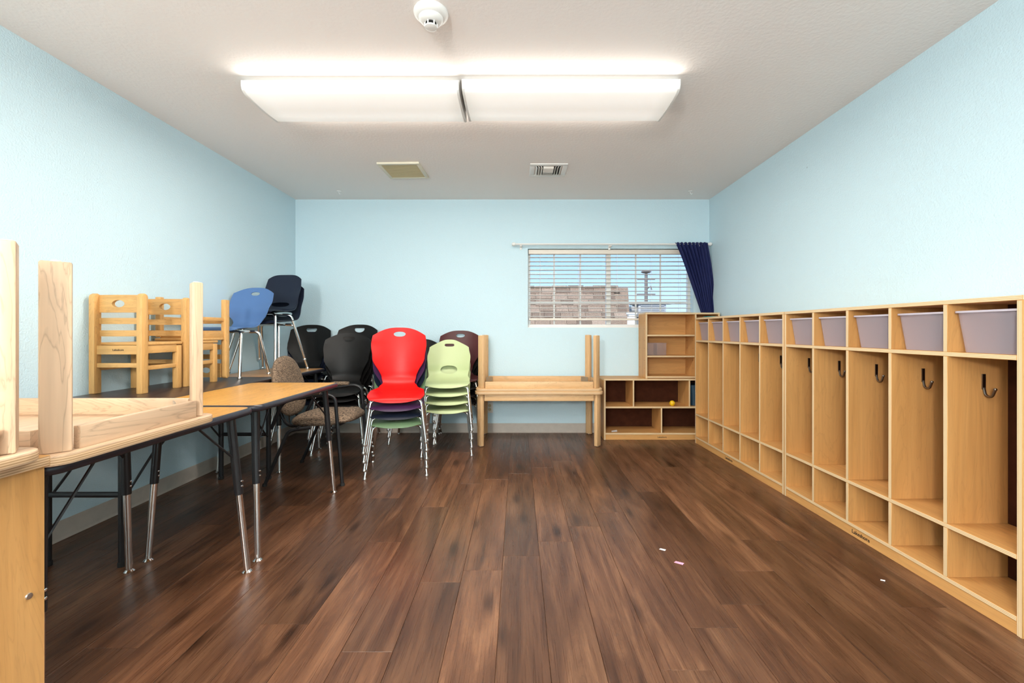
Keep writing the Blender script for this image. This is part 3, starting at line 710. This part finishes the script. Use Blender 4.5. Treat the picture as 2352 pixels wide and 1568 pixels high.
# ------------------------------------------------------------------ moulded chairs
def catmull(pts, n=16):
    P = [pts[0]]+pts+[pts[-1]]; out = []
    for i in range(1, len(P)-2):
        for k in range(n):
            t = k/n; out.append(tuple(.5*((2*P[i][c])+(-P[i-1][c]+P[i+1][c])*t+(2*P[i-1][c]-5*P[i][c]+4*P[i+1][c]-P[i+2][c])*t*t+(-P[i-1][c]+3*P[i][c]-3*P[i+1][c]+P[i+2][c])*t**3) for c in range(len(pts[0]))))
    return out+[pts[-1]]
def lerp_tab(tab, x):
    for (a, va), (b_, vb) in zip(tab, tab[1:]):
        if x <= b_:
            q = max(0, min(1, (x-a)/(b_-a))); q = q*q*(3-2*q); return va+(vb-va)*q
    return tab[-1][1]
def shell_mesh(name, mat, prof, wtab, dish, holes, r0, r1, nu=72, nv=34, th=.006, p0=2.6, p1=2.6):
    C = catmull(prof); S_ = [0]
    for a, b_ in zip(C, C[1:]): S_.append(S_[-1]+math.dist(a, b_))
    T_ = S_[-1]
    def at(s):
        s = max(0, min(T_, s)); lo = 0
        for i in range(len(S_)-1):
            if S_[i+1] >= s: lo = i; break
        q = (s-S_[lo])/max(1e-9, S_[lo+1]-S_[lo]); a, b_ = C[lo], C[lo+1]
        return a[0]+(b_[0]-a[0])*q, a[1]+(b_[1]-a[1])*q, (b_[0]-a[0]), (b_[1]-a[1])
    def pos(x, s):
        y, z, dy, dz = at(s); l = math.hypot(dy, dz); ny, nz = -dz/l, dy/l     # inward/up normal
        kk = lerp_tab(dish, s/T_); off = kk*x*x
        return (x, y+ny*off, z+nz*off)
    XS = []; 
    for i in range(nu+1):
        for j in range(nv+1):
            v = -1+2*j/nv; a = abs(v)**p0; a1 = abs(v)**p1
            s = r0*a+(T_-r1*a1-r0*a)*i/nu
            XS.append([v*lerp_tab(wtab, s/T_), s])
    fs = [(i*(nv+1)+j, i*(nv+1)+j+1, (i+1)*(nv+1)+j+1, (i+1)*(nv+1)+j) for i in range(nu) for j in range(nv)]
    for hs, hx, a, b_, pw in holes:
        hs *= T_
        if pw == 'D':
            pw = 2; F = lambda x, s: (abs((x-hx)/a)**6+abs((s-hs)/.015)**6)**(1/3) if s > hs else ((x-hx)/a)**2+((s-hs)/b_)**2
        else: F = lambda x, s: (abs((x-hx)/a)**pw+abs((s-hs)/b_)**pw)
        dead = [f for f in fs if F(sum(XS[k][0] for k in f)/4, sum(XS[k][1] for k in f)/4) < 1]
        dv = {k for f in dead for k in f}; fs = [f for f in fs if F(sum(XS[k][0] for k in f)/4, sum(XS[k][1] for k in f)/4) >= 1]
        lv = {k for f in fs for k in f}
        for k in dv & lv:
            x, s = XS[k]; q = F(x, s)**(-1/pw); XS[k] = [hx+(x-hx)*q, hs+(s-hs)*q]
    used = sorted({k for f in fs for k in f}); mp = {k: i for i, k in enumerate(used)}
    me0 = [pos(*XS[k]) for k in used]; fs = [tuple(mp[k] for k in f) for f in fs]
    me = bpy.data.meshes.new(name); me.from_pydata(me0, [], fs); bm = bmesh.new(); bm.from_mesh(me)
    bmesh.ops.recalc_face_normals(bm, faces=bm.faces)
    bmesh.ops.solidify(bm, geom=bm.faces[:], thickness=th); bmesh.ops.recalc_face_normals(bm, faces=bm.faces); bm.to_mesh(me); bm.free()
    me.polygons.foreach_set('use_smooth', [True]*len(me.polygons)); me.set_sharp_from_angle(angle=math.radians(50))
    me.materials.append(mat); me.update(); return me
def prof(h, hb, dep=.40, lean=.09):
    f = -dep*.5
    return [(f-.006, h-.034), (f+.008, h-.010), (f+.045, h), (f+.15, h-.006), (f+.27, h-.008), (f+.345, h+.012), (f+.388, h+.06), (f+.405, h+.13), (f+.42+lean*.3, h+hb*.6), (f+.42+lean, h+hb)]
W_S = [(0, .175), (.12, .205), (.26, .20), (.38, .145), (.45, .124), (.52, .135), (.70, .203), (.82, .216), (1, .198)]
D_S = [(0, -.3), (.25, .25), (.45, 1.0), (.62, 1.7), (.85, 1.1), (1, .8)]
W_G = [(0, .175), (.15, .20), (.35, .195), (.48, .180), (.60, .190), (.75, .200), (.88, .185), (1, .14)]
W_N = [(0, .16), (.1, .178), (.4, .175), (.6, .172), (.8, .170), (1, .155)]
def sc_tab(t, k): return [(a, b*k) for a, b in t]
SH = {}
def shell(kind, col):
    key = (kind, col)
    if key in SH: return SH[key]
    m = PL[col]
    if kind == 'S': me = shell_mesh('seat_shell', m, prof(.40, .455), W_S, D_S, [(.935, 0, .048, .021, 2.2)], .03, .075)
    if kind == 'D': me = shell_mesh('seat_shell', m, prof(.40, .455), W_S, D_S, [(.938, 0, .054, .036, 'D')], .03, .075)
    if kind == 'B': me = shell_mesh('seat_shell', m, prof(.372, .335, .36, .06), sc_tab(W_S, .82), D_S, [(.925, 0, .038, .016, 2.2)], .025, .06)
    if kind == 'G': me = shell_mesh('seat_shell', m, prof(.405, .36), W_G, sc_tab(D_S, .8), [(.925, 0, .046, .015, 4), (.60, 0, .078, .040, 2.2)], .03, .09)
    if kind == 'N': me = shell_mesh('seat_shell', m, prof(.435, .345, .38, .05), W_N, sc_tab(D_S, .5), [(.60, 0, .085, .024, 2.6)], .02, .045, p1=4)
    SH[key] = me; return me
FR = {}
def frame_meshes(h, k, sp):
    key = (h, k, sp)
    if key in FR: return FR[key]
    out = []
    fx, ft = .222*k*sp, .190*k; zt = h-.030
    for sx_ in (-1, 1):
        for sy_ in (-1, 1):
            foot = Vector((sx_*fx, sy_*.215*k*sp, .018)); knee = Vector((sx_*(.178*k), sy_*.125*k-.005, zt)); inn = Vector((sx_*.10*k, sy_*.105*k-.005, zt))
            lm = MB().tube(fillet([foot, knee, inn], .05*k, 7), .0112, 10).mesh('leg', [M['chrome']])
            gm = MB().lathe([(.0135, 0), (.0145, .004), (.0145, .012), (.010, .018), (.0095, .024)], 12, (foot.x, foot.y, 0)).mesh('glide', [M['steel']])
            cm = MB().lathe([(.0128, .07), (.0138, .074), (.0138, .084), (.0128, .088)], 12, tuple(foot+(knee-foot)*.13-Vector((0, 0, .08)))).mesh('leg_collar', [M['steel']])
            out.append((lm, gm, cm))
    b = MB()
    for sy_ in (-1, 1): b.tube([(-.105*k, sy_*.105*k-.005, zt), (.105*k, sy_*.105*k-.005, zt)], .0112, 10)
    for sx_ in (-1, 1): b.tube([(sx_*.10*k, -.11*k, zt), (sx_*.10*k, .10*k, zt)], .009, 8)
    b.box(-.11*k, .11*k, -.09*k, .09*k, zt+.006, zt+.012)
    FR[key] = (out, b.mesh('seat_frame', [M['chrome']])); return FR[key]
KIND = {'S': (.40, 1.0, 1.0), 'D': (.40, 1.0, 1.0), 'B': (.372, .82, .98), 'G': (.405, 1.0, .97), 'N': (.435, .86, 1.14)}
def chair(kind, col, loc, rz, label, group, tilt=0):
    t = thing('stacking_chair', label, 'chair', loc, rz, group, math.radians(tilt))
    link_mesh('seat_shell', shell(kind, col), t)
    legs, fr = frame_meshes(*KIND[kind])
    for lm, gm, cm in legs:
        l = link_mesh('leg', lm, t); link_mesh('glide', gm, l)
        if kind in 'SG': link_mesh('leg_collar', cm, l)
    link_mesh('seat_frame', fr, t); return t
def face(fx, fy): return math.atan2(fx, -fy)
def stack(spec, x, y, fdir, labels, group, z=0, lift=.072, fwd=.020, tilt=2.3):
    rz = face(*fdir); l = math.hypot(*fdir); ux, uy = fdir[0]/l, fdir[1]/l
    for k, (kind, col) in enumerate(spec):
        zz = z+lift*k+(.215*math.sin(math.radians(tilt*k)))*.6
        chair(kind, col, (x+ux*fwd*k, y+uy*fwd*k, zz), rz, labels[k], group, tilt*k)
stack([('S', 'sage'), ('S', 'navy'), ('S', 'purple'), ('S', 'red')], -.945, 3.44, (.19, -.98),
    ['sage green shell chair with chrome legs at the bottom under the red chair', 'navy shell chair second from the floor under the red chair', 'purple shell chair directly beneath the red chair', 'bright red shell chair on top of its stack'], 'chairs stacked under the red one')
stack([('G', 'green')]*4, -.640, 3.98, (.10, -.99),
    ['light green chair at the bottom of the light green stack', 'light green chair second from the bottom of the green stack', 'light green chair second from the top of the green stack', 'light green chair on top of its stack, oval hole low in the back'], 'light green chairs in one stack', lift=.077, fwd=.013, tilt=.5)
stack([('S', 'black')]*3+[('S', 'maroon')], -.60, 4.40, (.06, -1),
    ['black chair at the bottom of the stack topped by the maroon chair', 'black chair second in the stack topped by the maroon chair', 'black chair right beneath the maroon chair', 'dark maroon shell chair on top of its stack behind the green chairs'], 'chairs stacked under the maroon one', lift=.075, fwd=.008, tilt=.6)
stack([('D', 'black')]*4, -1.60, 4.02, (.10, -1),
    ['black chair at the bottom of the stack behind the tweed armchair', 'black chair second from the floor in the stack behind the tweed armchair', 'black chair just under the top of the stack behind the tweed armchair', 'black shell chair on top of the stack behind the tweed armchair'], 'black chairs stacked behind the armchair', lift=.057, fwd=.018, tilt=2.1)
stack([('D', 'black')]*5, -1.70, 4.425, (-.02, -1),
    ['black chair lowest in the tallest black stack at the back wall', 'black chair second lowest in the tallest black stack at the back wall', 'black chair in the middle of the tallest black stack at the back wall', 'black chair second from top of the tallest black stack at the back wall', 'black chair on top of the tallest black stack, against the back wall'], 'black chairs stacked at the back wall', lift=.072, fwd=.006, tilt=.5)
stack([('D', 'black')]*3, -1.03, 4.40, (.05, -1),
    ['black chair at the bottom of the stack hidden behind the red chair', 'black chair in the middle of the stack hidden behind the red chair', 'black chair on top of the stack peeking out between red and green'], 'black chairs stacked behind the red chair', lift=.070, fwd=.008, tilt=.6)
stack([('S', 'navy')]*1+[('D', 'navy')]*3+[('D', 'black')], -2.172, 4.40, (.12, -1),
    ['navy chair lowest in the corner stack behind the walnut table', 'navy chair second lowest in the corner stack behind the walnut table', 'navy chair third in the corner stack behind the walnut table', 'navy chair just under the black one in the corner stack', 'black chair on top of the corner stack behind the walnut table'], 'chairs stacked in the far left corner', lift=.072, fwd=.004, tilt=.4)
chair('B', 'blue', (-2.19, 3.335, TZ), face(-.04, -1), 'medium blue shell chair standing on the table at the left wall', None)
stack([('N', 'navy')]*2, -2.165, 3.80, (-.08, -1),
    ['navy chair with square back, lower of the two on the corner table', 'navy chair with square back, upper of the two on the corner table'], 'navy chairs stacked on the corner table', z=TZ, lift=.085, fwd=.045, tilt=0)

# ------------------------------------------------------------------ tweed armchair
t = thing('tweed_armchair', 'brown tweed armchair with black tube frame pushed behind the tables', 'chair', (-1.50, 3.34, 0), face(1, .02))
# local frame: front is -Y, width X
def cushion(name, outl_fn, nr, zfun):
    pass
b = MB(); ring = 32; lay = [(.30, .052), (.62, .047), (.86, .030), (.97, .010), (1.0, -.008), (.96, -.022), (.6, -.026)]
vs = [(0, 0, .054)]
for r, z in lay:
    for k in range(ring):
        a = 2*PI*k/ring; c, s = math.cos(a), math.sin(a); q = (abs(c)**3.2+abs(s)**3.2)**(-1/3.2)
        vs.append((c*q*r*.245, s*q*r*.235, z+(.012*(s*q*r < -.5))))
fs = [(0, 1+k, 1+(k+1) % ring) for k in range(ring)]+[(1+i*ring+k, 1+(i+1)*ring+k, 1+(i+1)*ring+(k+1) % ring, 1+i*ring+(k+1) % ring) for i in range(len(lay)-1) for k in range(ring)]+[tuple(1+(len(lay)-1)*ring+k for k in range(ring))]
MB().add(vs, fs).build('seat_cushion', M['tweed'], t, 0, 1, 60, (0, -.055, .435))
vs = []; lay2 = [(.0, -.03), (.55, -.032), (.85, -.026), (.97, -.012), (1, 0), (.97, .014), (.85, .022), (0, .024)]
NA = 36; vs = []
for r, y in lay2:
    for k in range(NA):
        a = 2*PI*k/NA; c, s = math.cos(a), math.sin(a); q = (abs(c)**2.7+abs(s)**2.7)**(-1/2.7)
        z = s*q*r*.225; x = c*q*r*(.225-.045*max(0, s))
        vs.append((x, y-.25*x*x*0+.35*(z+.22)*.55+.0, z))
MB().add(vs, [(i*NA+k, i*NA+(k+1) % NA, (i+1)*NA+(k+1) % NA, (i+1)*NA+k) for i in range(len(lay2)-1) for k in range(NA)]).build('backrest', M['tweed'], t, 0, 1, 60, (0, .21, .675))
for s in (-1, 1):
    x = s*.275
    fr_ = MB().tube(fillet([(x, -.255, .012), (x, -.205, .62), (x, -.14, .645), (x, .16, .60), (x*.93, .25, .40)], .07, 7), .0125, 10).build('side_frame', M['blackmetal'], t)
    MB().tube([(x, -.10, .655), (x, .02, .652), (x, .13, .628)], [.016, .021, .016], 10).build('arm_pad', M['tweed'], t)
    MB().tube(fillet([(x, .285, .012), (x, .12, .39), (x*.9, -.02, .405)], .04), .0125, 10).build('rear_leg', M['blackmetal'], t)
    MB().lathe([(.015, 0), (.016, .012), (.013, .02)], 12, (x, .286, 0)).build('glide', M['slot'], t); MB().lathe([(.015, 0), (.016, .012), (.013, .02)], 12, (x, -.256, 0)).build('glide', M['slot'], t)
    MB().tube(fillet([(s*.10, .03, .395), (s*.10, .22, .38), (s*.10, .275, .50), (s*.10, .29, .66)], .06), .011, 8).build('back_support', M['blackmetal'], t)
for y in (-.19, .06): MB().tube([(-.275, y, .405), (.275, y, .405)], .011, 8).build('crossbar', M['blackmetal'], t)

# ------------------------------------------------------------------ wooden children's chairs
def crest_mesh(w, h, ax, dpt):
    # curved rail with an oval finger hole; local x width, z height
    nx, nz = 40, 16; V = []; 
    XS = [[-w/2+w*i/nx, -h/2+h*j/nz] for i in range(nx+1) for j in range(nz+1)]
    fs = [(i*(nz+1)+j, (i+1)*(nz+1)+j, (i+1)*(nz+1)+j+1, i*(nz+1)+j+1) for i in range(nx) for j in range(nz)]
    if ax:
        F = lambda x, z: math.hypot(x/ax[0], z/ax[1]); cen = lambda f: F(sum(XS[k][0] for k in f)/4, sum(XS[k][1] for k in f)/4)
        dv = {k for f in fs if cen(f) < 1 for k in f}; fs = [f for f in fs if cen(f) >= 1]; lv = {k for f in fs for k in f}
        for k in dv & lv: q = 1/F(*XS[k]); XS[k] = [XS[k][0]*q, XS[k][1]*q]
    used = sorted({k for f in fs for k in f}); mp = {k: i for i, k in enumerate(used)}
    me = bpy.data.meshes.new('rail'); me.from_pydata([(XS[k][0], -.012*(1-(2*XS[k][0]/w)**2), XS[k][1]) for k in used], [], [tuple(mp[k] for k in f) for f in fs])
    bm = bmesh.new(); bm.from_mesh(me); bmesh.ops.recalc_face_normals(bm, faces=bm.faces); bmesh.ops.solidify(bm, geom=bm.faces[:], thickness=dpt); bmesh.ops.recalc_face_normals(bm, faces=bm.faces); bm.to_mesh(me); bm.free()
    me.polygons.foreach_set('use_smooth', [True]*len(me.polygons)); me.set_sharp_from_angle(angle=math.radians(40)); me.materials.append(M['oak_x']); return me
CREST = crest_mesh(.232, .098, (.035, .0205), .017); SLAT = crest_mesh(.232, .034, None, .016)
def kid_chair(loc, rz, label, logo_=True):
    # front is +Y, origin under the chair centre
    t = thing('wooden_chair', label, 'chair', loc, rz, 'wooden chairs on the dark table')
    for s in (-1, 1):
        pr = [(-.152, 0), (-.108, 0), (-.108, .535), (-.113, .549), (-.130, .558), (-.147, .549), (-.152, .535)]
        b = MB(); n = len(pr); vs = [(x, y, z) for x in (-.0165, .0165) for y, z in pr]
        b.add(vs, [tuple(range(n)), tuple(range(2*n-1, n-1, -1))]+[(i, (i+1) % n, n+(i+1) % n, n+i) for i in range(n)])
        b.build('back_post', M['oak_z'], t, .005, 2, loc=(s*.1315, 0, 0))
        MB().box(-.0165, .0165, -.0165, .0165, 0, .262).build('front_leg', M['oak_z'], t, .004, loc=(s*.128, .122, 0))
        MB().box(-.009, .009, -.11, .107, .222, .268).build('side_apron', M['oak_y'], t, .002, loc=(s*.128, 0, 0))
        MB().box(-.008, .008, -.11, .107, .128, .152).build('side_rung', M['oak_y'], t, .002, loc=(s*.128, 0, 0))
    link_mesh('crest_rail', CREST, t, (0, -.122, .500)); link_mesh('back_slat', SLAT, t, (0, -.122, .404)); link_mesh('back_slat', SLAT, t, (0, -.122, .335))
    MB().prism(rrect(.285, .27, .02, 5, 0, .022), .268, .284).build('seat', M['oak_x'], t, .004)
    ap = MB().box(-.115, .115, -.009, .009, .218, .268).build('back_apron', M['oak_x'], t, .002, loc=(0, -.13, 0))
    MB().box(-.115, .115, -.009, .009, .222, .268).build('front_apron', M['oak_x'], t, .002, loc=(0, .122, 0))
    MB().box(-.115, .115, -.008, .008, .145, .170).build('back_rung', M['oak_x'], t, .002, loc=(0, -.13, 0))
    if logo_: link_mesh('lettering', logo(.015), ap, (.005, -.0095, .243), (PI/2, 0, 0))
    return t
kid_chair((-2.222, 2.552, TZ), 0, 'honey wooden chair seen from behind, nearest on the dark table')
kid_chair((-2.215, 2.862, TZ), 0, 'honey wooden chair seen from behind, second from the viewer on the table')
kc = kid_chair((-2.215, 2.968, TZ+.5695), 0, 'honey wooden chair turned upside down, seat on seat, beside the blue chair', False); kc.rotation_euler = (PI, 0, 0)

# ------------------------------------------------------------------ scraps on the floor
for (x, y, mt, lb, sz) in ((.756, 2.045, 'pink', 'pink paper scrap on the floor planks', .022), (.72, 2.17, 'paper', 'pale paper scrap on the floor planks', .016), (1.593, 1.902, 'paper', 'white crumb on the floor in front of the nearer locker', .009)):
    o = MB().add([(-sz, -.25*sz, .0004), (sz*.8, -.4*sz, .0004), (sz, .2*sz, .003), (-.7*sz, .35*sz, .002), (-sz, -.25*sz, .0014), (sz*.8, -.4*sz, .0014), (sz, .2*sz, .004), (-.7*sz, .35*sz, .003)],
        [(0, 3, 2, 1), (4, 5, 6, 7), (0, 1, 5, 4), (1, 2, 6, 5), (2, 3, 7, 6), (3, 0, 4, 7)]).build('floor_scrap', M[mt], None, 0, 1, 0, (x, y, 0)); o.rotation_euler[2] = -.5
    tag(o, lb, 'scrap')

# ------------------------------------------------------------------ outside the window
struct(MB().box(-60, 60, YB+.3, 120, -.4, -.3).build('ground_outside', M['ground']))
t = thing('neighbor_roof', 'brown shingled roof of the next building outside the window', 'roof', (0, 10, 0))
y0, z0, y1, z1 = 0, .72, 1.25, 2.21; sl_ = math.hypot(y1-y0, z1-z0); uy, uz = (y1-y0)/sl_, (z1-z0)/sl_
xr = lambda q: 2.60+.24*q
b = MB(); b.add([(-7, y0, z0), (xr(0), y0, z0), (xr(1), y1, z1), (-7, y1, z1), (-7, y1+1.5, z0), (xr(0), y1+1.5, z0)], [(0, 1, 2, 3), (3, 2, 5, 4), (0, 3, 4), (1, 5, 2), (0, 4, 5, 1)]); b.build('roof_deck', M['shingle'], t)
rows = 9; rl = sl_/rows
tm = {}
for wv in range(4):
    ww = (.30, .36, .24, .40)[wv]; tm[wv] = (ww, MB().obox((0, 0, 0), (ww/2-.004, 0, 0), (0, uy*rl*.60, uz*rl*.60), (0, -uz*.016, uy*.016)).mesh('shingle', [M['shingle']]))
for r in range(rows):
    q = (r+.5)/rows; x = -2.4-random.uniform(0, .3)
    while True:
        i = random.randrange(4); ww, me = tm[i]
        if x+ww > xr(q): break
        ln = random.uniform(-.025, .025); d = (r+.5)*rl+ln
        o = link_mesh('shingle', me, t, (x+ww/2, y0+uy*d-uz*.03, z0+uz*d+uy*.03), (math.radians(-3+random.uniform(-1.5, 1.5)), 0, 0)); x += ww
for i in range(12):
    xx = -2.3+i*.42
    if xx+.2 < xr(1): MB().box(-.2, .2, -.09, .09, -.02, .03).build('ridge_tile', M['shingle'], t, .008, 1, loc=(xx, y1, z1+.0+random.uniform(0, .02)))
MB().box(-7, xr(0)-.1, .15, 2.6, -.35, z0).build('house_wall', M['white_paint'], t)
t = thing('white_post', 'white painted post outside the window beside the bookshelf', 'post', (2.53, 9.7, -.3))
MB().box(-.08, .08, -.08, .08, 0, 1.76).build('shaft', M['white_paint'], t, .005); MB().box(-.1, .1, -.1, .1, 1.76, 1.80).build('cap', M['white_paint'], t, .005)
t = thing('rooftop_cooler', 'grey rooftop cooling unit outside the window', 'cooling unit', (3.42, 11.4, 1.2))
MB().box(-.36, .36, -.3, .3, .25, .60).build('housing', M['grey'], t, .03); MB().box(-.42, .42, -.35, .35, .58, .64).build('lid', M['grey'], t, .01)
lm = MB().obox((0, -.31, 0), (.3, 0, 0), (0, .012, .012), (0, -.002, .002)).mesh('louver', [M['grey']])
for i in range(6): link_mesh('louver', lm, t, (0, 0, .31+i*.045))
MB().tube(fillet([(-.36, 0, .45), (-.55, 0, .45), (-.55, 0, .2)], .1), .09, 12).build('duct', M['grey'], t)
MB().box(-.3, .3, -.25, .25, -1.5, .25).build('stand', M['grey'], t)
t = thing('utility_pole', 'utility pole with two crossarms and wires outside the window', 'pole', (7.35, 25, -.3))
MB().tube([(0, 0, 0), (0, 0, 4.78)], [.11, .085], 10).build('mast', M['pole'], t)
for z, w in ((4.36, .5), (3.50, .52)):
    MB().box(-w, w, -.05, .05, z-.03, z+.03).build('crossarm', M['pole'], t)
MB().lathe([(.2, 0), (.3, .06), (.22, .13), (.05, .17)], 12, (0, 0, 4.72)).build('top_fitting', M['pole'], t)
MB().tube([(.02, 0, 3.8), (.25, -.05, 3.95), (.3, -.05, 3.75)], .045, 6).build('insulator', M['pole'], t)
MB().tube(fillet([(0, 0, 2.85), (.6, 0, 3.1), (1.1, 0, 2.9), (2.0, 0, 3.0)], .3), .02, 5).build('wire', M['pole'], t)
t = thing('far_building', 'low pale building in the distance outside the window', 'building', (14.5, 40, -.3))
MB().box(-9, 9, -3, 3, 0, 2.1).build('walls', M['white_paint'], t); MB().add([(-9.3, -3.3, 2.1), (9.3, -3.3, 2.1), (9.3, 3.3, 2.1), (-9.3, 3.3, 2.1), (-8, 0, 3.0), (8, 0, 3.0)], [(0, 1, 5, 4), (2, 3, 4, 5), (1, 2, 5), (3, 0, 4), (0, 3, 2, 1)]).build('roof', M['grey'], t)
